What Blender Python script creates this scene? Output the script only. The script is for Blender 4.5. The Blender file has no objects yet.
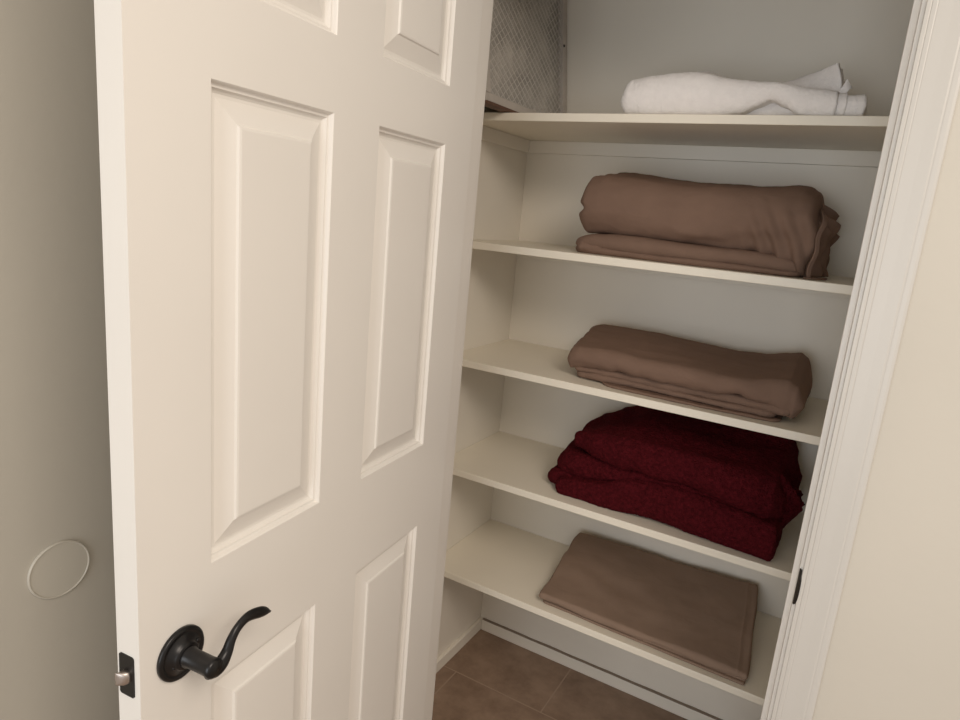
import bpy, bmesh, math, random
from mathutils import Vector, Matrix, noise
C = bpy.context.scene.collection
random.seed(7)

# ------------------------------------------------------------------ helpers
def tag(o, label=None, cat=None, group=None, kind=None):
    if label: o['label'] = label
    if cat: o['category'] = cat
    if group: o['group'] = group
    if kind: o['kind'] = kind
    return o

def obj(name, bm, m, parent=None, smooth=False, bevel=0, loc=None):
    me = bpy.data.meshes.new(name)
    bmesh.ops.recalc_face_normals(bm, faces=bm.faces)
    bm.to_mesh(me); bm.free()
    me.materials.append(m)
    o = bpy.data.objects.new(name, me); C.objects.link(o)
    if smooth:
        for f in me.polygons: f.use_smooth = True
    if bevel:
        b = o.modifiers.new('bevel', 'BEVEL'); b.width = bevel; b.segments = 2; b.limit_method = 'ANGLE'
        b.angle_limit = math.radians(40)
    if parent: o.parent = parent
    if loc is not None:                       # move the origin to loc, keep the shape where it is
        me.transform(Matrix.Translation(-Vector(loc))); o.location = loc
    return o

def empty(name, loc, rz=0, kind=None):
    o = bpy.data.objects.new(name, None); C.objects.link(o)
    o.location = loc; o.rotation_euler = (0, 0, rz); o.empty_display_size = .05
    return o

def box(bm, a, b, mat=None):
    x0, y0, z0 = a; x1, y1, z1 = b
    vs = [bm.verts.new(v) for v in ((x0,y0,z0),(x1,y0,z0),(x1,y1,z0),(x0,y1,z0),(x0,y0,z1),(x1,y0,z1),(x1,y1,z1),(x0,y1,z1))]
    if mat is not None:
        for v in vs: v.co = mat @ v.co
    for f in ((0,3,2,1),(4,5,6,7),(0,1,5,4),(1,2,6,5),(2,3,7,6),(3,0,4,7)):
        bm.faces.new([vs[i] for i in f])
    return vs

def B(*boxes):
    bm = bmesh.new()
    for a, b in boxes: box(bm, a, b)
    return bm

def loft(bm, rings, closed=True, caps=True):
    n = len(rings[0]); R = [[bm.verts.new(v) for v in r] for r in rings]
    for i in range(len(R)-1):
        for j in range(n if closed else n-1):
            k = (j+1) % n
            bm.faces.new((R[i][j], R[i][k], R[i+1][k], R[i+1][j]))
    if caps and closed:
        bm.faces.new(R[0][::-1]); bm.faces.new(R[-1])
    return R

def lathe(bm, prof, mat, n=48):
    """prof: list of (radius, height) along local +Z."""
    rings = []
    for r, h in prof:
        rings.append([mat @ Vector((max(r, 1e-5)*math.cos(2*math.pi*i/n), max(r, 1e-5)*math.sin(2*math.pi*i/n), h)) for i in range(n)])
    loft(bm, rings)

def sstep(t):
    t = min(1, max(0, t)); return t*t*(3-2*t)

def interp(knots, x):
    if x <= knots[0][0]: return list(knots[0][1:])
    for a, b in zip(knots, knots[1:]):
        if x <= b[0]:
            t = sstep((x-a[0])/(b[0]-a[0])); t = .5*t+.5*(x-a[0])/(b[0]-a[0])
            return [p+(q-p)*t for p, q in zip(a[1:], b[1:])]
    return list(knots[-1][1:])

def catmull(pts, n):
    P = [Vector(p) for p in pts]; P = [2*P[0]-P[1]]+P+[2*P[-1]-P[-2]]; out = []
    for i in range(1, len(P)-2):
        for k in range(n):
            t = k/n
            out.append(.5*((2*P[i])+(P[i+1]-P[i-1])*t+(2*P[i-1]-5*P[i]+4*P[i+1]-P[i+2])*t*t+(3*P[i]-P[i-1]-3*P[i+1]+P[i+2])*t**3))
    out.append(P[-2]); return out

def fbm(x, y, z, oct=3):
    s = 0; a = 1
    for k in range(oct):
        s += a*noise.noise(Vector((x, y, z))); x *= 2.1; y *= 2.1; z *= 2.1; a *= .5
    return s

# ------------------------------------------------------------------ materials
def mat(name, col, rough=.5, metal=0, var=.0, vscale=3, bump=0, bscale=200, bdist=.001, sheen=0, spec=.5, coat=0, detail=3, wr=0, wscale=38):
    m = bpy.data.materials.new(name); m.use_nodes = True
    nt = m.node_tree; N = nt.nodes; L = nt.links; bs = N['Principled BSDF']
    bs.inputs['Base Color'].default_value = (*col, 1); bs.inputs['Roughness'].default_value = rough
    bs.inputs['Metallic'].default_value = metal; bs.inputs['Specular IOR Level'].default_value = spec
    if sheen:
        bs.inputs['Sheen Weight'].default_value = sheen; bs.inputs['Sheen Roughness'].default_value = .4
        bs.inputs['Sheen Tint'].default_value = (*[min(1, c*2.2) for c in col], 1)
    if coat: bs.inputs['Coat Weight'].default_value = coat
    tc = N.new('ShaderNodeTexCoord')
    if var:
        n = N.new('ShaderNodeTexNoise'); n.inputs['Scale'].default_value = vscale; n.inputs['Detail'].default_value = 5
        r = N.new('ShaderNodeValToRGB')
        r.color_ramp.elements[0].position = .3; r.color_ramp.elements[1].position = .7
        r.color_ramp.elements[0].color = (*[c*(1-var) for c in col], 1)
        r.color_ramp.elements[1].color = (*[min(1, c*(1+var)) for c in col], 1)
        L.new(tc.outputs['Object'], n.inputs['Vector']); L.new(n.outputs['Fac'], r.inputs['Fac']); L.new(r.outputs['Color'], bs.inputs['Base Color'])
    if bump:
        n = N.new('ShaderNodeTexNoise'); n.inputs['Scale'].default_value = bscale; n.inputs['Detail'].default_value = detail
        b = N.new('ShaderNodeBump'); b.inputs['Strength'].default_value = bump; b.inputs['Distance'].default_value = bdist
        L.new(tc.outputs['Object'], n.inputs['Vector']); L.new(n.outputs['Fac'], b.inputs['Height']); L.new(b.outputs['Normal'], bs.inputs['Normal'])
        if wr:      # soft creases over the fine weave
            n2 = N.new('ShaderNodeTexNoise'); n2.inputs['Scale'].default_value = wscale; n2.inputs['Detail'].default_value = 4; n2.inputs['Distortion'].default_value = 1.2
            mp = N.new('ShaderNodeMapping'); mp.inputs['Scale'].default_value = (.55, 1, 1)
            b2 = N.new('ShaderNodeBump'); b2.inputs['Strength'].default_value = wr; b2.inputs['Distance'].default_value = .006
            L.new(tc.outputs['Object'], mp.inputs['Vector']); L.new(mp.outputs['Vector'], n2.inputs['Vector']); L.new(n2.outputs['Fac'], b2.inputs['Height'])
            L.new(b2.outputs['Normal'], b.inputs['Normal'])
    return m

M = dict(
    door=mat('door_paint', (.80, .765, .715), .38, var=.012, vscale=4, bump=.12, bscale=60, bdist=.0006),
    trim=mat('trim_paint', (.54, .52, .485), .4, var=.015, bump=.1, bscale=70, bdist=.0006),
    closet=mat('closet_paint', (.85, .80, .71), .55, var=.02, vscale=4, bump=.15, bscale=45, bdist=.001),
    shelf=mat('shelf_paint', (.87, .81, .69), .42, var=.02, vscale=5, bump=.1, bscale=50, bdist=.0008),
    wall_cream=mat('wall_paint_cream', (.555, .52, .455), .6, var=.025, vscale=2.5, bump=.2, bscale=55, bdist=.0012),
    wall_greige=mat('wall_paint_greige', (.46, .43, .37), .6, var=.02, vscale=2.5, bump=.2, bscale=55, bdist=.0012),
    disc=mat('disc_plastic', (.49, .46, .395), .35, bump=.08, bscale=80, bdist=.0005),
    bronze=mat('oil_rubbed_bronze', (.012, .011, .011), .33, metal=.35, var=.2, vscale=40, spec=.5),
    nickel=mat('bolt_metal', (.50, .44, .40), .42, metal=1, bump=.1, bscale=300, bdist=.0003),
    frame=mat('frame_metal', (.52, .475, .43), .5, var=.06, vscale=30, bump=.1),
    wire=mat('mesh_metal', (.60, .57, .53), .5),
    pad=mat('filter_pad', (.54, .51, .47), .95, var=.25, vscale=14, bump=.6, bscale=60, bdist=.004),
    wood=mat('brown_wood', (.13, .065, .04), .6, var=.15, vscale=40, bump=.2),
    tan=mat('brown_cotton', (.215, .138, .102), .88, wr=.32, wscale=26, var=.05, vscale=16, bump=.5, bscale=420, bdist=.0007, sheen=.12, spec=.12),
    tan_lit=mat('brown_cotton_lit', (.275, .192, .143), .88, wr=.22, wscale=20, var=.05, vscale=12, bump=.5, bscale=420, bdist=.0007, sheen=.12, spec=.12),  # same brown cotton, colour lightened to stand for stronger light on the sheet
    red=mat('burgundy_fleece', (.072, .0066, .0095), .95, wr=.8, wscale=60, var=.35, vscale=120, bump=1.0, bscale=260, bdist=.005, sheen=.22, spec=.05, detail=5),
    white=mat('white_terry', (.90, .86, .835), .95, var=.03, vscale=60, bump=.8, bscale=380, bdist=.0018, sheen=.15, spec=.1),
    crack=mat('crack_dirt', (.30, .24, .19), .9),
    dark=mat('dark_gap', (.05, .045, .04), .9),
)

def tile_material():
    m = bpy.data.materials.new('floor_tile'); m.use_nodes = True
    N = m.node_tree.nodes; L = m.node_tree.links; bs = N['Principled BSDF']
    tc = N.new('ShaderNodeTexCoord'); mp = N.new('ShaderNodeMapping')
    mp.inputs['Location'].default_value = (-.118+.6, -.535+.99, 0)
    br = N.new('ShaderNodeTexBrick'); br.offset = .5; br.squash = 1
    br.inputs['Scale'].default_value = 1; br.inputs['Brick Width'].default_value = .6; br.inputs['Row Height'].default_value = .45
    mp.inputs['Location'].default_value = (-.118+.6*4+.3, -.535+.45*4, 0)
    br.inputs['Mortar Size'].default_value = .0025; br.inputs['Mortar Smooth'].default_value = .3; br.inputs['Bias'].default_value = 0
    n = N.new('ShaderNodeTexNoise'); n.inputs['Scale'].default_value = 9; n.inputs['Detail'].default_value = 8; n.inputs['Roughness'].default_value = .65
    r = N.new('ShaderNodeValToRGB'); e = r.color_ramp.elements
    e[0].position = .32; e[0].color = (.20, .13, .088, 1); e[1].position = .7; e[1].color = (.36, .25, .178, 1)
    mx = N.new('ShaderNodeMix'); mx.data_type = 'RGBA'; mx.inputs[7].default_value = (.36, .26, .19, 1)
    bp = N.new('ShaderNodeBump'); bp.inputs['Strength'].default_value = .4; bp.inputs['Distance'].default_value = .002; bp.invert = True
    L.new(tc.outputs['Object'], mp.inputs['Vector']); L.new(mp.outputs['Vector'], br.inputs['Vector']); L.new(tc.outputs['Object'], n.inputs['Vector'])
    L.new(n.outputs['Fac'], r.inputs['Fac']); L.new(r.outputs['Color'], mx.inputs[6]); L.new(br.outputs['Fac'], mx.inputs[0])
    L.new(mx.outputs[2], bs.inputs['Base Color']); L.new(br.outputs['Fac'], bp.inputs['Height']); L.new(bp.outputs['Normal'], bs.inputs['Normal'])
    bs.inputs['Roughness'].default_value = .5
    return m
M['tile'] = tile_material()

# ------------------------------------------------------------------ measures (metres)
XL, XR, SY, BY = -.2406, .935, .4048, .7863         # closet sides, shelf front, back wall
WALL = .095                                         # thickness of the face wall
JX = .6946                                          # clear edge of the right stop
LX = -.17                                           # left wall of the room
H = [1.6884, 1.3705, 1.0547, .7402, .4207]; TH = .019
TOP = 2.06

# ------------------------------------------------------------------ the setting
def struct(name, bm, m, **k): return tag(obj(name, bm, m, **k), kind='structure')
struct('floor', B(((-.4, -2.6, -.05), (2.2, BY+.1, 0))), M['tile'])
struct('wall_front', B(((JX+.012, 0, 0), (2.2, WALL, 2.44)), ((LX, 0, 0), (-.013, WALL, 2.44)), ((-.013, 0, TOP+.013), (JX+.012, WALL, 2.44))), M['wall_cream'])
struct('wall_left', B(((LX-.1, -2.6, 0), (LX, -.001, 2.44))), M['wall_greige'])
struct('wall_closet_left', B(((XL-.08, WALL+.001, 0), (XL, BY, 2.44))), M['closet'])
struct('wall_closet_right', B(((XR, WALL+.001, 0), (XR+.08, BY, 2.44))), M['closet'])
struct('wall_closet_back', B(((XL-.08, BY+.0005, 0), (XR+.08, BY+.08, 2.44))), M['closet'])
struct('ceiling_closet', B(((XL-.08, 0, 2.441), (XR+.08, BY+.08, 2.5))), M['closet'])
struct('baseboard_back', B(((XL+.0125, BY-.012, 0), (XR-.0125, BY, .040))), M['closet'], bevel=.002)
bbk = bpy.data.objects['baseboard_back']
bm = bmesh.new(); prev = None; rr = random.Random(3); rings = []
for i in range(90):
    x = XL+.014+(XR-XL-.03)*i/89; w = .0001+.0008*rr.random()*max(0, .6+noise.noise(Vector((x*9, 3, 0)))*1.6); z = .0412+.0012*noise.noise(Vector((x*14, 0, 0)))
    rings.append([(x, BY-.0125, z-w), (x, BY-.0125, z+w), (x, BY-.0004, z+w), (x, BY-.0004, z-w)])
loft(bm, rings); obj('caulk_crack', bm, M['crack'], bbk)['label'] = 'dark ragged crack along the top of the baseboard'
struct('baseboard_left', B(((XL, WALL+.01, 0), (XL+.012, BY, .040))), M['closet'], bevel=.002)
struct('baseboard_right', B(((XR-.012, WALL+.01, 0), (XR, BY, .040))), M['closet'], bevel=.002)

# jambs with their stops; the right one carries the strike plate
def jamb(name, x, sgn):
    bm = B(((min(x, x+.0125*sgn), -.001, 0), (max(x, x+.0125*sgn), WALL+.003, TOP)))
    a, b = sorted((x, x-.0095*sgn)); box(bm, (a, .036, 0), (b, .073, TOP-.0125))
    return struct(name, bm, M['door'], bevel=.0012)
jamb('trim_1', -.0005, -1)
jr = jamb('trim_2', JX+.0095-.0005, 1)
struct('trim_3', B(((-.013, -.001, TOP), (JX+.0215, WALL+.003, TOP+.0125))), M['trim'])
# colonial casing profile (distance from inner edge, projection)
CP = [(0, 0), (0, .0100), (.0010, .0112), (.0046, .0116), (.0056, .0108), (.0064, .0106), (.0074, .0116), (.012, .0121), (.0132, .0117), (.0144, .0121), (.030, .0130), (.0440, .0145), (.0462, .0140), (.0480, .0144), (.0530, .0144), (.0560, .0136), (.0570, .0122), (.0570, 0)]
def casing(name, x, sgn, z1):
    bm = bmesh.new()
    loft(bm, [[(x+sgn*a, -b-.0005, z) for a, b in CP] for z in (0, z1)])
    return struct(name, bm, M['trim'])
casing('trim_4', JX+.0095+.0045, 1, TOP+.062)
casing('trim_5', -.0055, -1, TOP+.062)
bm = bmesh.new(); loft(bm, [[(x, -b-.0005, TOP+.005+a) for a, b in CP] for x in (-.0055, JX+.014)])
struct('trim_6', bm, M['trim'])
# strike plate on the right jamb with its curled lip
bm = bmesh.new()
sx = JX+.0112
def arc_z(z):      # the lip is rounded top and bottom
    t = abs(z-.914)/.031; return math.sqrt(max(0, 1-t**2.6))
rings = []
for i in range(17):
    z = .914-.031+.062*i/16; k = arc_z(z)
    path = [(0, .026), (0, .004), (-.0002, -.001-.001*k), (.0004+.0018*k, -.003-.0055*k), (.001+.0036*k, -.004-.0095*k)]
    front = [(sx-.0016+px, py, z) for px, py in path]; back = [(sx-.0001+px, py+.0006, z) for px, py in path[::-1]]
    rings.append(front+back)
loft(bm, rings)
tag(obj('strike_plate', bm, M['bronze'], jr, smooth=False, bevel=.0003), 'black metal strike plate on the white jamb')

# ------------------------------------------------------------------ door (local: u from hinge along +X, face at y=0 toward the viewer's side)
ANG = math.radians(84.8032); W = .711; HX, HY = .038, -.0056; T = .035
drx, dry = math.cos(ANG), -math.sin(ANG); nx, ny = math.sin(ANG), math.cos(ANG)
# world = hinge + dr*(W-u) - n*depth
def dw(u, z, n): return Vector((HX+drx*(W-u)-nx*n, HY+dry*(W-u)-ny*n, z))
DZ0, DZ1 = .010, 2.045
s, pw = .0993, .2034
z1, z2, z3, z4 = 1.5539, 1.0088, 1.6463, .8415
us = [(s, s+pw), (W-s-pw, W-s)]; zs = [(.245, z4), (z2, z1), (z3, 1.925)]
door = empty('door_1', dw(W, 0, 0)); tag(door, kind='structure')
bm = bmesh.new()
ug = [0, us[0][0], us[0][1], us[1][0], us[1][1], W]; zg = [DZ0, zs[0][0], zs[0][1], zs[1][0], zs[1][1], zs[2][0], zs[2][1], DZ1]
for side in (0, T):
    V = [[bm.verts.new(dw(u, z, side)) for u in ug] for z in zg]
    for i in range(7):
        for j in range(5):
            if i % 2 == 1 and j % 2 == 1: continue
            bm.faces.new((V[i][j], V[i][j+1], V[i+1][j+1], V[i+1][j]))
    if side == 0: V0 = V
for a, b in [((i, 0), (i+1, 0)) for i in range(7)]+[((i, 5), (i+1, 5)) for i in range(7)]+[((0, j), (0, j+1)) for j in range(5)]+[((7, j), (7, j+1)) for j in range(5)]:
    bm.faces.new((V0[a[0]][a[1]], V0[b[0]][b[1]], V[b[0]][b[1]], V[a[0]][a[1]]))
DL = door.location.copy()
def under(o, base):      # parent keeping the world position (parents here only translate)
    o.parent = base; o.data.transform(Matrix.Translation(-base.matrix_basis.translation)); return o
slab = under(obj('door_slab', bm, M['door']), door)
PROF = [(0, 0), (.0012, .0012), (.0030, .0052), (.0046, .0060), (.0066, .0062), (.0086, .0096), (.0115, .0112), (.0150, .0112), (.020, .0095), (.037, .0042), (.0392, .0036), (.0410, .0012), (.0440, .0006)]
for (a0, a1) in us:
    for (b0, b1) in zs:
        bm = bmesh.new()
        for side, sg in ((0, 1), (T, -1)):
            rings = []
            for d, n in PROF:
                nn = side+sg*n
                rings.append([dw(a0+d, b0+d, nn), dw(a1-d, b0+d, nn), dw(a1-d, b1-d, nn), dw(a0+d, b1-d, nn)])
            R = [[bm.verts.new(v) for v in r] for r in rings]
            for i in range(len(R)-1):
                for j in range(4):
                    k = (j+1) % 4; bm.faces.new((R[i][j], R[i][k], R[i+1][k], R[i+1][j]))
            bm.faces.new(R[-1])
        under(obj('door_panel', bm, M['door']), door)

# lever handle: rose, neck, wave lever
def door_mat(u, z, n):   # local Z points out of the door face
    o = dw(u, z, n); zx = Vector((nx, ny, 0)); xx = Vector((-drx, -dry, 0)); yy = zx.cross(xx)
    return Matrix(((xx.x, yy.x, zx.x, o.x), (xx.y, yy.y, zx.y, o.y), (xx.z, yy.z, zx.z, o.z), (0, 0, 0, 1)))
bm = bmesh.new()
lathe(bm, [(.0, .0003), (.0322, .0003), (.0322, .0034), (.0312, .0048), (.0285, .0056), (.0270, .0056), (.0262, .0050), (.0245, .0050), (.0235, .0058), (.0185, .0082), (.0165, .0115), (.0155, .013), (0, .013)], door_mat(.0530, .9165, 0), 64)
handle = empty('door_handle', dw(.053, .9165, 0)-DL); handle.parent = door
tag(handle, 'black curved lever handle')
def under2(o, par):
    o.parent = par; o.data.transform(Matrix.Translation(-(DL+handle.location))); return o
under2(obj('rose', bm, M['bronze'], smooth=True), handle)
for du, dz in ((.0185, .0075), (-.0145, -.0075)):
    bm = bmesh.new(); lathe(bm, [(0, .004), (.0030, .004), (.0030, .0088), (.0022, .0096), (0, .0096)], door_mat(.053+du, .9165+dz, 0), 16)
    under2(obj('screw', bm, M['bronze'], smooth=True), handle)
bm = bmesh.new()
lathe(bm, [(0, .012), (.0125, .012), (.0125, .016), (.0112, .018), (.0112, .046), (.0118, .051), (.0114, .0545), (.009, .0565), (0, .057)], door_mat(.0530, .9165, 0), 40)
under2(obj('neck', bm, M['bronze'], smooth=True), handle)
path = catmull([(.0510, .9125, .046), (.0600, .9095, .0475), (.0690, .9120, .048), (.0772, .9205, .048), (.0843, .9335, .048), (.0945, .9432, .048), (.1115, .9470, .047), (.1330, .9405, .046), (.1530, .9300, .045)], 8)
bm = bmesh.new(); rings = []
for i, q in enumerate(path):
    t = i/(len(path)-1)
    d = (path[min(i+1, len(path)-1)]-path[max(i-1, 0)]).normalized()
    nv = Vector((-d.y, d.x, 0)).normalized()
    wdt = (.0104 if t < .15 else .0104-.0046*sstep((t-.15)/.35))+.0016*sstep((t-.6)/.25)
    thk = .0085-.0045*sstep(t*1.3)
    if i == 0: wdt *= .6; thk *= .6
    if t > .86: k = max(.12, 1-((t-.86)/.14)**2)**.8; wdt *= k; thk *= k
    r = []
    for k in range(20):
        a = 2*math.pi*k/20
        r.append(dw(q.x+nv.x*wdt*math.cos(a), q.y+nv.y*wdt*math.cos(a), -(q.z+thk*math.sin(a))))
    rings.append(r)
loft(bm, rings); under2(obj('lever', bm, M['bronze'], smooth=True), handle)
# latch plate with its bolt, on the free edge
bm = bmesh.new(); r1 = []; zc = .9142
for k in range(28):
    a = 2*math.pi*k/28; c, q = math.cos(a), math.sin(a)
    px = .0085*(1 if c > 0 else -1)+.004*c if abs(c) > 1e-6 else 0; pz = .0245*(1 if q > 0 else -1)+.004*q if abs(q) > 1e-6 else 0
    r1.append((px, pz))
loft(bm, [[dw(e, zc+b*.9, T/2+.0022+a*.92) for a, b in r1] for e in (.0004, -.0012)])
latch = empty('latch_plate_assembly', dw(0, zc, T/2)-DL); latch.parent = door; latch.name = 'latch'
tag(latch, 'black latch plate with a metal bolt')
def under3(o, par):
    o.parent = par; o.data.transform(Matrix.Translation(-(DL+latch.location))); return o
under3(obj('plate', bm, M['bronze']), latch)
bm = bmesh.new(); rings = []
for e, (fa, fb) in ((.001, (-.0065, .0065)), (-.004, (-.0065, .0065)), (-.0075, (-.0045, .0066)), (-.0105, (.0005, .0066)), (-.0118, (.0040, .0064))):
    rr = []
    for k in range(20):
        a = 2*math.pi*k/20; c, q = math.cos(a), math.sin(a)
        rr.append(dw(e*.92, zc-.0006+.0078*math.copysign(abs(q)**.7, q), T/2+.002+(fa+fb)/2+(fb-fa)/2*math.copysign(abs(c)**.7, c)))
    rings.append(rr)
loft(bm, rings); under3(obj('bolt', bm, M['nickel'], smooth=True), latch)['label'] = 'shiny silver latch bolt'
# hinges on the hidden knuckle line
for z in (.25, 1.05, 1.82):
    bm = bmesh.new(); lathe(bm, [(0, 0), (.006, 0), (.006, .089), (0, .089)], Matrix.Translation((.0005, -.0075, z)), 20)
    under(obj('hinge', bm, M['bronze'], smooth=False), door)

# wall protector disc behind the door
bm = bmesh.new()
lathe(bm, [(0, .0003), (.0405, .0003), (.0405, .0026), (.0400, .0036), (.0390, .0040), (.0380, .0036), (.0376, .0028), (.0012, .0028), (.0008, .0022), (0, .0022)],
      Matrix.Translation((LX, -.652, .921)) @ Matrix.Rotation(math.pi/2, 4, 'Y'), 72)
tag(obj('wall_protector', bm, M['disc'], loc=(LX, -.652, .921)), 'round beige door-stop disc stuck on the wall at the left of the open door', 'door stop')

# ------------------------------------------------------------------ shelves
SL = ['topmost white shelf, holding the white towel', 'second white shelf from the top, under the thickest brown bundle', 'middle white shelf of the five, under the narrow brown bundle with a dip',
      'fourth white shelf from the top, under the burgundy fleece blanket', 'lowest white shelf, just above the tiled floor, under the flat folded brown sheet']
for i, h in enumerate(H):
    t = empty('closet_shelf', (XL, SY, h-TH)); tag(t, SL[i], 'shelf', 'white shelves in the closet')
    o = obj('shelf_board', B(((XL+.0005, SY, h-TH), (XR-.0005, BY-.0005, h))), M['shelf'], bevel=.0015); o.parent = t
    o.data.transform(Matrix.Translation(-t.location))
    ch = .036 if i == 0 else .0335
    for a, b in ([((XL+.0005, BY-.0125, h-TH-ch), (XR-.0005, BY-.0006, h-TH-.0003)), ((XL+.0006, SY+.03, h-TH-ch), (XL+.0115, BY-.013, h-TH-.0003)), ((XR-.0115, SY+.03, h-TH-ch), (XR-.0006, BY-.013, h-TH-.0003))] if i == 0 else
                 [((XL+.0005, BY-.006, h-TH-ch), (XR-.0005, BY-.0006, h-TH-.0003))]):
        c = obj('cleat', B((a, b)), M['closet'], bevel=.001); c.parent = t; c.data.transform(Matrix.Translation(-t.location))

# ------------------------------------------------------------------ framed metal mesh screen at the left of the top shelf
PX = -.118; Y0, Y1, Z0, Z1 = .30, BY-.001, H[0]+.0005, 2.36
LEAN = math.radians(-7.2)
scr = empty('mesh_screen', (PX, (Y0+Y1)/2, Z0)); tag(scr, 'grey framed diamond metal mesh screen leaning on the side wall above the topmost shelf', 'screen')
scr.rotation_euler = (0, LEAN, 0); scr.location.z += .0022
def us_(o): o.parent = scr; o.data.transform(Matrix.Translation((-PX, -(Y0+Y1)/2, -Z0))); return o
zb = Z0+.007
us_(obj('batten', B(((PX-.016, Y0, Z0), (PX+.004, Y1-.03, zb))), M['wood']))['label'] = 'dark brown wooden strip under the screen'
us_(obj('bottom_rail', B(((PX-.012, Y0, zb+.0003), (PX+.004, Y1, zb+.019))), M['frame'], bevel=.001))
us_(obj('top_rail', B(((PX-.012, Y0, Z1-.03), (PX+.004, Y1, Z1))), M['frame'], bevel=.001))
us_(obj('side_rail', B(((PX-.012, Y1-.034, zb+.0195), (PX+.004, Y1-.006, Z1-.0305))), M['frame'], bevel=.001))
us_(obj('side_rail', B(((PX-.012, Y0, zb+.0195), (PX+.004, Y0+.02, Z1-.0305))), M['frame'], bevel=.001))
us_(obj('backing', B(((PX-.03, Y0+.01, zb+.01), (PX-.013, Y1-.005, Z1-.01))), M['pad']))['label'] = 'mottled grey filter pad behind the mesh'
bm = bmesh.new()
ya, yb_, za, zc_ = Y0+.02, Y1-.034, zb+.0192, Z1-.03
DY, DZ = .030, .021
slope = DZ/DY
for sg in (1, -1):
    k0 = -int((zc_-za)/DZ)-30
    for k in range(k0, -k0+30):
        # line z = za + sg*slope*(y-ya) + k*DZ
        pts = []
        lo, hi = ya, yb_
        f = lambda y: za+sg*slope*(y-ya)+k*DZ
        # clip
        if sg > 0: lo = max(lo, ya+(za-za-k*DZ)/slope); hi = min(hi, ya+(zc_-za-k*DZ)/slope)
        else: hi = min(hi, ya+(k*DZ)/slope); lo = max(lo, ya+(k*DZ-(zc_-za))/slope)
        if hi-lo < .002: continue
        a = Vector((0, lo, f(lo))); b = Vector((0, hi, f(hi))); d = (b-a).normalized(); n = Vector((0, -d.z, d.y))*.0012
        x0 = PX-.004 if sg > 0 else PX-.0028; x1 = x0+.0012
        loft(bm, [[Vector((x0, p.y, p.z))+n, Vector((x0, p.y, p.z))-n, Vector((x1, p.y, p.z))-n*.5, Vector((x1, p.y, p.z))+n*.5] for p in (a, b)])
us_(obj('wire_mesh', bm, M['wire']))
for z in (H[0]+.315-.078, H[0]+.045):
    bm = bmesh.new(); lathe(bm, [(0, 0), (.004, 0), (.0035, .002), (0, .003)], Matrix.Translation((PX+.004, Y1-.029, z)) @ Matrix.Rotation(math.pi/2, 4, 'Y'), 14)
    us_(obj('screw', bm, M['dark'], smooth=True))

# ------------------------------------------------------------------ folded cloth
def layer(bm, knots, disp, cl=.03, cr=.03, ns=150, nt=88, zoff=0, nose=1.0, edge=None):
    """A fold of cloth: a slab with round noses front and back, swept along X. knots: (x, yf, yb, zbf, zbb, ztf, ztb)."""
    xa, xb = knots[0][0], knots[-1][0]; L = xb-xa; rings = []
    for i in range(ns+1):
        t = i/ns
        # denser near the ends
        t = .5-.5*math.cos(math.pi*t); t = .35*t+.65*i/ns
        x = xa+L*t
        yf, yb, zbf, zbb, ztf, ztb = interp(knots, x)
        dl, dr = x-xa, xb-x; hs = 1; ins = 0
        for d, c in ((dl, cl), (dr, cr)):
            if d < c:
                q = math.sqrt(max(0, 1-((c-d)/c)**2)); ins += c*.8*(1-q)
                h = min(c, (ztf-zbf)*.6)
                if d < h: hs *= math.sqrt(max(.0004, 1-((h-d)/h)**2))
        yf += ins; yb -= ins; r = []
        for k in range(nt):
            a = k/nt*4          # 0-1 bottom, 1-2 back nose, 2-3 top, 3-4 front nose
            hf, hb = (ztf-zbf)/2, (ztb-zbb)/2
            rf, rb = hf*nose, hb*nose
            if a < 1: y = yf+rf+(yb-rb-yf-rf)*a; b = -1
            elif a < 2: an = -math.pi/2+math.pi*(a-1); y = yb-rb+rb*math.cos(an); b = math.sin(an)
            elif a < 3: y = yb-rb+(yf+rf-yb+rb)*(a-2); b = 1
            else: an = math.pi/2+math.pi*(a-3); y = yf+rf+rf*math.cos(an); b = math.sin(an)
            w = min(1, max(0, (y-yf)/(yb-yf))); w = sstep(w)*.5+w*.5
            zb_ = zbf+(zbb-zbf)*w; zt_ = ztf+(ztb-ztf)*w
            z = zb_+(zt_-zb_)*(.5+.5*b*hs)
            r.append(Vector((x, y, z)))
        rings.append(r)
    # displace
    n = nt; out = []
    for i in range(ns+1):
        row = []
        for j in range(n):
            p = rings[i][j]
            tx = rings[min(i+1, ns)][j]-rings[max(i-1, 0)][j]; ty = rings[i][(j+1) % n]-rings[i][j-1]
            nn = tx.cross(ty)
            nn = -nn.normalized() if nn.length > 1e-12 else Vector((0, 0, 0))
            e = Vector((0, 0, 0)) if edge is None else edge(p, xa, xb)
            q = p-nn*disp(p)+e
            q.z = max(q.z, .0006)
            row.append(q+Vector((0, 0, zoff)))
        out.append(row)
    loft(bm, out)

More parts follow.
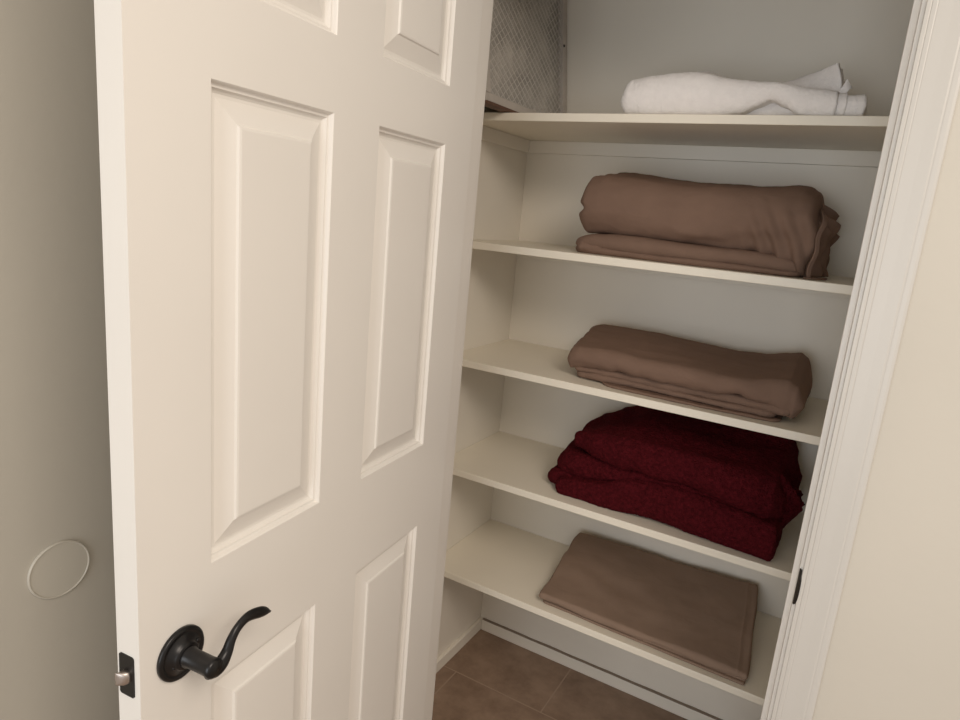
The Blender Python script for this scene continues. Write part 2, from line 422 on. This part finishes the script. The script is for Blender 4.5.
def ribbon(bm, rows, th=.003):
    """thick sheet from a grid of points."""
    nI, nJ = len(rows), len(rows[0]); A = []; Bk = []
    for i in range(nI):
        a = []; b = []
        for j in range(nJ):
            tx = rows[min(i+1, nI-1)][j]-rows[max(i-1, 0)][j]; ty = rows[i][min(j+1, nJ-1)]-rows[i][max(j-1, 0)]
            n = tx.cross(ty); n = n.normalized() if n.length > 1e-12 else Vector((0, 1, 0))
            a.append(bm.verts.new(rows[i][j]+n*th/2)); b.append(bm.verts.new(rows[i][j]-n*th/2))
        A.append(a); Bk.append(b)
    for i in range(nI-1):
        for j in range(nJ-1):
            bm.faces.new((A[i][j], A[i][j+1], A[i+1][j+1], A[i+1][j])); bm.faces.new((Bk[i][j], Bk[i+1][j], Bk[i+1][j+1], Bk[i][j+1]))
    for i in range(nI-1):
        bm.faces.new((A[i][0], A[i+1][0], Bk[i+1][0], Bk[i][0])); bm.faces.new((A[i][-1], Bk[i][-1], Bk[i+1][-1], A[i+1][-1]))
    for j in range(nJ-1):
        bm.faces.new((A[0][j], Bk[0][j], Bk[0][j+1], A[0][j+1])); bm.faces.new((A[-1][j], A[-1][j+1], Bk[-1][j+1], Bk[-1][j]))

def sheet(bm, curves, nu=40, nv=24, th=.003, disp=None):
    """thick sheet lofted through several 3D curves."""
    cs = []
    for c in curves:
        q = catmull(c, 12); m = len(q)-1
        cs.append([q[min(m, int(i/nu*m))].lerp(q[min(m, int(i/nu*m)+1)], i/nu*m-int(i/nu*m)) for i in range(nu+1)])
    rows = []
    for i in range(nu+1):
        q = catmull([c[i] for c in cs], 10) if len(cs) > 2 else [cs[0][i].lerp(cs[1][i], k/nv) for k in range(nv+1)]
        rows.append([p+(disp(p) if disp else Vector()) for p in q])
    ribbon(bm, rows, th)

def dcot(seed, big=.004, fine=.0012, ax=(6, 14, 18)):
    def f(p):
        return big*fbm(p.x*ax[0]+seed, p.y*ax[1], p.z*ax[2]+seed, 2)+fine*fbm(p.x*30+seed, p.y*38, p.z*38, 3)
    return f
def finish(name, bm, m, h, c, label, cat, group=None):
    o = obj(name, bm, m, smooth=True)
    o.data.transform(Matrix.Translation((-c[0], -c[1], 0))); o.location = (c[0], c[1], h)
    return tag(o, label, cat, group)
def ridge(v, c, w): return math.exp(-((v-c)/w)**2)

# --- thick brown bundle (second shelf)
bm = bmesh.new()
d = dcot(3.1, .003, .0010)
layer(bm, [(.072, .475, .72, 0, 0, .020, .020), (.12, .462, .74, 0, 0, .018, .020), (.30, .452, .74, 0, 0, .014, .02), (.594, .447, .74, 0, 0, .013, .02)], d, .02, .03)
layer(bm, [(.068, .470, .73, .010, .010, .036, .05), (.12, .458, .74, .012, .012, .050, .055), (.2, .452, .74, .010, .012, .052, .055), (.35, .449, .74, .011, .012, .046, .055), (.50, .446, .74, .011, .012, .045, .05), (.592, .446, .74, .010, .012, .036, .05)], dcot(8.3, .003, .001), .03, .03)
layer(bm, [(.085, .462, .7, .002, .002, .030, .030), (.16, .466, .7, .002, .002, .024, .024), (.25, .47, .7, .001, .001, .010, .010)], dcot(1.3, .004, .003, (18, 20, 30)), .01, .03)
def d2(p):
    v = dcot(5.7, .0055, .0012)(p)
    # diagonal pull folds running down to the front right corner
    k = sstep((p.x-.43)/.09)
    dirv = (p.x-.60)*1.0+(p.z-.02)*.42
    v += k*.0052*math.sin(dirv*165+2*noise.noise(Vector((p.x*9, p.y*9, p.z*9))))*sstep((.17-p.z)/.08)*(1 if p.y < .62 else 0)
    v += .004*ridge(p.z-.06-.10*(p.x-.40), 0, .012)*sstep((p.x-.33)/.08)
    v -= .0035*ridge(p.z-.075+.12*(p.x-.34), .012*noise.noise(Vector((p.x*10, 0, 4))), .006)*sstep((p.x-.30)/.04)*sstep((.47-p.x)/.05)*(1 if p.y < .55 else 0)
    return v
def e2(p, xa, xb):
    k = 1-sstep((p.x-xa)/.05)
    return Vector((k*(.014*ridge(p.z, .108, .010)), 0, .006*fbm(p.x*13, 2.2, 0, 2)*(1-sstep((p.z-.03)/.06))*(1 if p.y < .6 else 0)*(1-sstep((p.x-.5)/.06))))
layer(bm, [(.066, .462, .735, .050, .050, .160, .195), (.09, .452, .745, .047, .05, .184, .218), (.13, .447, .75, .047, .05, .186, .217), (.25, .443, .755, .048, .05, .178, .204), (.35, .440, .755, .042, .05, .176, .203),
           (.45, .438, .755, .040, .045, .174, .200), (.50, .436, .755, .036, .04, .176, .205), (.54, .434, .75, .026, .03, .178, .210), (.565, .432, .75, .010, .02, .175, .208), (.585, .430, .74, .002, .01, .165, .196), (.610, .434, .73, .001, .01, .145, .170)],
      d2, .035, .018, ns=190, nt=110, nose=.85, edge=e2)
# hem lip and ruffles at the open right end
def rip(a, f, ph): return lambda p: Vector((a*math.sin(p.z*f+ph+p.y*20), 0, 0))
sheet(bm, [[(.606, .440, .003), (.609, .438, .05), (.612, .445, .10), (.611, .48, .135), (.602, .56, .150)], [(.613, .446, .002), (.616, .445, .05), (.620, .452, .10), (.619, .49, .130), (.608, .57, .140)]], 50, 8, .003, rip(.0025, 95, 0))
sheet(bm, [[(.600, .436, .0025), (.618, .436, .0022), (.640, .470, .002)], [(.600, .50, .0025), (.622, .50, .0025), (.642, .52, .002)]], 20, 10, .003)
for q, (yy, xx, hh) in enumerate(((.50, .628, .112), (.56, .637, .128), (.62, .630, .150), (.68, .634, .105))):
    sheet(bm, [[(.595, yy-.02, .004), (.600, yy-.02, hh*.5), (.598, yy-.01, hh+.012)], [(xx-.012, yy, .004), (xx-.016, yy-.012, hh*.5), (xx-.008, yy, hh)], [(xx, yy+.02, .004), (xx-.006, yy+.012, hh*.5), (xx+.006, yy+.02, hh-.01)]],
          40, 12, .003, lambda p, q=q: Vector((.003*math.sin(p.z*120+q), .005*math.sin(p.z*80+q*2), 0)))
finish('folded_blanket', bm, M['tan'], H[1], (.33, .6), 'thick brown folded blanket with a ruffled right end, on the second shelf', 'blanket', 'folded bedding on the closet shelves')

# --- narrow brown bundle (middle shelf)
bm = bmesh.new()
layer(bm, [(.19, .437, .70, 0, 0, .007, .008), (.40, .430, .7, 0, 0, .007, .008), (.610, .440, .7, 0, 0, .006, .008)], dcot(11, .002, .001), .05, .03)
layer(bm, [(.118, .470, .70, .005, .005, .020, .022), (.2, .458, .71, .006, .006, .024, .03), (.45, .446, .72, .006, .006, .022, .03), (.60, .446, .72, .005, .006, .024, .03)], dcot(12, .003, .0015), .02, .03)
layer(bm, [(.112, .462, .70, .017, .017, .034, .04), (.2, .456, .71, .018, .018, .040, .045), (.40, .452, .72, .014, .016, .044, .05), (.50, .452, .72, .016, .018, .042, .045), (.630, .446, .72, .016, .018, .036, .045)], dcot(13.5, .004, .0018, (14, 14, 18)), .02, .02)
def e3(p, xa, xb):
    k = 1-sstep((p.x-xa)/.09)
    return Vector((-.040*k*(p.y-.45)/.28, 0, .011*fbm(p.x*11, 9.2, 0, 3)*(1-sstep((p.z-.03)/.05))*(1 if p.y < .6 else 0)*sstep((p.x-.12)/.06)))
def d3(p):
    v = dcot(21.3, .0045, .0012)(p)
    v += .0035*math.sin(p.x*60+p.z*40)*ridge(p.z, .04, .02)*sstep((p.x-.34)/.1)*(1 if p.y < .6 else 0)
    return v
layer(bm, [(.094, .456, .735, .016, .020, .074, .102), (.125, .450, .745, .026, .03, .082, .112), (.20, .444, .75, .034, .034, .086, .114), (.30, .434, .745, .040, .04, .085, .109), (.38, .430, .745, .042, .042, .085, .107),
           (.46, .430, .745, .038, .038, .082, .100), (.53, .432, .745, .034, .034, .084, .102), (.585, .440, .745, .032, .03, .090, .117), (.612, .441, .74, .018, .02, .092, .126), (.630, .445, .73, .010, .012, .084, .120), (.650, .455, .715, .010, .014, .070, .100)],
      d3, .016, .022, ns=200, nt=110, nose=.9, edge=e3)
finish('folded_blanket', bm, M['tan'], H[2], (.36, .6), 'narrow brown folded blanket on the middle shelf, directly above the burgundy fleece', 'blanket', 'folded bedding on the closet shelves')

# --- burgundy fleece
def er(p, xa, xb): return Vector((0, 0, .012*fbm(p.x*8, 4.4, 0, 3)*ridge(p.z, .11, .045)*(1 if p.y < .6 else 0)))
def dred(seed, big=.006):
    def f(p):
        return big*fbm(p.x*7+seed, p.y*10, p.z*14+seed, 2)+.0022*fbm(p.x*45+seed, p.y*45, p.z*45, 2)+.0016*noise.noise(Vector((p.x*230, p.y*230, p.z*230+seed)))
    return f
bm = bmesh.new()
layer(bm, [(.106, .446, .73, 0, 0, .040, .10), (.17, .442, .74, 0, 0, .048, .11), (.23, .438, .745, 0, 0, .060, .11), (.30, .434, .745, 0, 0, .088, .12), (.42, .430, .745, 0, 0, .104, .13), (.55, .424, .745, 0, 0, .096, .12), (.652, .416, .72, 0, 0, .080, .11)], dred(2), .022, .012, ns=260, nt=150, nose=.5)
layer(bm, [(.068, .470, .70, .002, .002, .050, .075), (.13, .47, .72, .01, .01, .06, .08), (.22, .48, .72, .02, .02, .06, .08)], dred(4), .03, .03, ns=160, nt=120)
layer(bm, [(.082, .480, .73, .038, .04, .098, .130), (.15, .458, .74, .045, .05, .112, .15), (.25, .455, .745, .062, .06, .118, .16), (.36, .456, .745, .082, .08, .122, .16), (.48, .452, .745, .08, .08, .112, .15), (.60, .448, .74, .06, .07, .10, .14), (.635, .452, .72, .06, .07, .09, .13)], dred(6), .035, .03, ns=260, nt=150, nose=.9)
layer(bm, [(.104, .530, .72, .10, .10, .130, .140), (.140, .480, .74, .118, .12, .160, .165), (.20, .454, .745, .122, .13, .182, .205), (.28, .432, .75, .120, .13, .196, .236), (.40, .428, .75, .119, .13, .196, .236), (.50, .426, .75, .104, .12, .192, .236), (.58, .428, .75, .090, .10, .190, .240), (.625, .442, .74, .070, .09, .180, .240), (.648, .468, .72, .070, .09, .145, .205), (.668, .50, .70, .080, .09, .115, .155)], dred(9, .010), .05, .035, ns=300, nt=170, nose=.8, edge=er)
# loose corner at the right end
sheet(bm, [[(.630, .50, .185), (.662, .52, .150), (.684, .545, .112)], [(.626, .50, .12), (.655, .515, .10), (.682, .545, .098)], [(.622, .50, .02), (.640, .515, .035), (.664, .55, .070)]], 40, 20, .014, lambda p: Vector((.002*noise.noise(p*150), .003*noise.noise(p*130), .002*noise.noise(p*170))))
sheet(bm, [[(.615, .56, .19), (.650, .58, .150), (.676, .60, .115)], [(.615, .56, .10), (.655, .58, .09), (.676, .60, .10)], [(.610, .56, .01), (.640, .58, .015), (.655, .60, .04)]], 40, 20, .014, lambda p: Vector((.002*noise.noise(p*150), .003*noise.noise(p*130), .002*noise.noise(p*170))))
finish('fleece_blanket', bm, M['red'], H[3], (.37, .6), 'dark burgundy fluffy fleece blanket, folded on the fourth shelf', 'blanket', 'folded bedding on the closet shelves')

# --- flat brown sheet (lowest shelf)
def e5(p, xa, xb): return Vector((.006*noise.noise(Vector((p.y*9, 1.5, p.x*6)))+-.030*max(0, p.y-.43)/.33*sstep((p.x-.2)/.4)-.02*max(0, p.y-.43)/.33*(1-sstep((p.x-.1)/.15)), 0, 0))
bm = bmesh.new()
layer(bm, [(.116, .436, .75, 0, 0, .009, .02), (.35, .428, .76, 0, 0, .008, .02), (.646, .422, .76, 0, 0, .007, .02)], dcot(31, .0012, .0006), .012, .006, edge=e5)
layer(bm, [(.112, .440, .75, .0065, .015, .018, .035), (.35, .431, .76, .0065, .015, .016, .035), (.647, .430, .765, .006, .015, .013, .035)], dcot(33, .0015, .0007), .012, .006, edge=e5)
def d5(p):
    v = dcot(41.3, .005, .0010, (5, 9, 10))(p)
    v += .0014*math.sin((p.x*.55+p.y)*55+3*noise.noise(p*8))*max(0, noise.noise(Vector((p.x*5, p.y*6, 8))))*2
    v += -.0012*ridge(p.x, .622+.01*(.7-p.y), .0022)*(1 if p.z > .02 else 0)+.0016*ridge(p.x, .633, .006)
    return v
layer(bm, [(.106, .424, .765, .013, .03, .034, .080), (.16, .422, .765, .014, .03, .036, .084), (.30, .422, .770, .011, .03, .032, .082), (.45, .426, .772, .010, .03, .030, .082), (.58, .428, .774, .009, .03, .028, .090), (.650, .430, .776, .008, .03, .024, .092)], d5, .010, .006, ns=180, nt=110, nose=.9, edge=e5)
finish('folded_sheet', bm, M['tan_lit'], H[4], (.37, .6), 'flat brown folded bed sheet lying on the lowest shelf', 'sheet', 'folded bedding on the closet shelves')

# --- white towel (top shelf)
def dw_(seed, big=.003):
    def f(p): return big*fbm(p.x*9+seed, p.y*12, p.z*16, 2)+.0009*noise.noise(Vector((p.x*160, p.y*160, p.z*160+seed)))
    return f
bm = bmesh.new()
layer(bm, [(.157, .425, .60, .0, 0, .066, .086), (.17, .424, .61, .001, 0, .076, .094), (.22, .418, .62, 0, 0, .084, .106), (.27, .416, .62, 0, 0, .088, .120), (.31, .416, .62, 0, 0, .089, .130), (.345, .416, .62, 0, 0, .086, .116), (.375, .416, .62, .001, 0, .080, .098), (.42, .417, .62, .008, .01, .074, .090),
           (.450, .419, .60, .022, .02, .068, .084), (.478, .420, .60, .034, .03, .066, .082), (.508, .419, .60, .022, .02, .062, .080), (.540, .418, .60, .003, .01, .056, .074), (.57, .417, .60, .001, 0, .054, .070), (.602, .418, .59, .001, 0, .050, .066)], dw_(1), .022, .006, ns=240, nt=130, nose=.7)
layer(bm, [(.36, .465, .58, 0, 0, .04, .045), (.478, .462, .58, 0, 0, .040, .045), (.618, .424, .57, .001, 0, .048, .055)], dw_(5, .002), .03, .004, ns=160, nt=100, nose=.95)
layer(bm, [(.40, .47, .55, 0, 0, .03, .035), (.55, .45, .55, 0, 0, .036, .038), (.60, .430, .55, 0, 0, .044, .046), (.651, .428, .55, .0005, 0, .046, .048)], dw_(7, .0015), .02, .006, ns=140, nt=100, nose=.95)
nz = lambda p: Vector((0, .0012*noise.noise(p*120), .0012*noise.noise(p*110)))
sheet(bm, [[(.45, .50, .066), (.52, .51, .064), (.600, .485, .052)], [(.46, .52, .076), (.53, .52, .086), (.597, .485, .080)], [(.47, .54, .080), (.535, .53, .100), (.584, .49, .114)]], 50, 20, .008, nz)
sheet(bm, [[(.43, .55, .07), (.50, .56, .068), (.61, .52, .05)], [(.44, .57, .080), (.52, .565, .094), (.590, .52, .110)]], 50, 16, .007, nz)
sheet(bm, [[(.592, .470, .045), (.602, .470, .066), (.606, .474, .080)], [(.606, .47, .042), (.613, .47, .056), (.617, .478, .062)]], 24, 12, .006, nz)
tw = finish('towel', bm, M['white'], H[0], (.37, .5), 'white terry towel, folded and rolled, lying on the topmost shelf', 'towel', 'folded bedding on the closet shelves')
del tw['group']

# ------------------------------------------------------------------ light
def area(name, loc, target, sx, sy, power, col):
    l = bpy.data.lights.new(name, 'AREA'); l.shape = 'RECTANGLE'; l.size = sx; l.size_y = sy; l.energy = power; l.color = col
    o = bpy.data.objects.new(name, l); C.objects.link(o); o.location = loc
    o.rotation_euler = (Vector(target)-Vector(loc)).to_track_quat('-Z', 'Y').to_euler(); return o
area('ceiling_lamp', (1.7, -1.35, 2.42), (1.1, -1.15, 0), 1.1, 1.1, 34, (1, .88, .76))
area('daylight', (.5, -3.1, 1.15), (.4, 0, 1.15), 1.4, 1.3, 24, (.88, .94, 1))
w = bpy.data.worlds.new('world'); bpy.context.scene.world = w; w.use_nodes = True
w.node_tree.nodes['Background'].inputs[0].default_value = (1, .93, .84, 1); w.node_tree.nodes['Background'].inputs[1].default_value = .50

# ------------------------------------------------------------------ camera
yaw, pit, rol, F = math.radians(28.869), math.radians(12.6257), math.radians(5.2346), 658.1296
fw = Vector((-math.sin(yaw)*math.cos(pit), math.cos(yaw)*math.cos(pit), -math.sin(pit))); rt = Vector((math.cos(yaw), math.sin(yaw), 0)); up = rt.cross(fw)
R_ = rt*math.cos(rol)+up*math.sin(rol); U_ = -rt*math.sin(rol)+up*math.cos(rol)
cd = bpy.data.cameras.new('camera'); cam = bpy.data.objects.new('camera', cd); C.objects.link(cam)
cam.matrix_world = Matrix(((R_.x, U_.x, -fw.x, .6972), (R_.y, U_.y, -fw.y, -1.092), (R_.z, U_.z, -fw.z, 1.4462), (0, 0, 0, 1)))
cd.sensor_fit = 'HORIZONTAL'; cd.sensor_width = 36; cd.lens = F/960*36; cd.clip_start = .02
bpy.context.scene.camera = cam
vs = bpy.context.scene.view_settings
vs.view_transform = 'Standard'; vs.look = 'None'; vs.gamma = 1; vs.exposure = .13; vs.use_curve_mapping = False
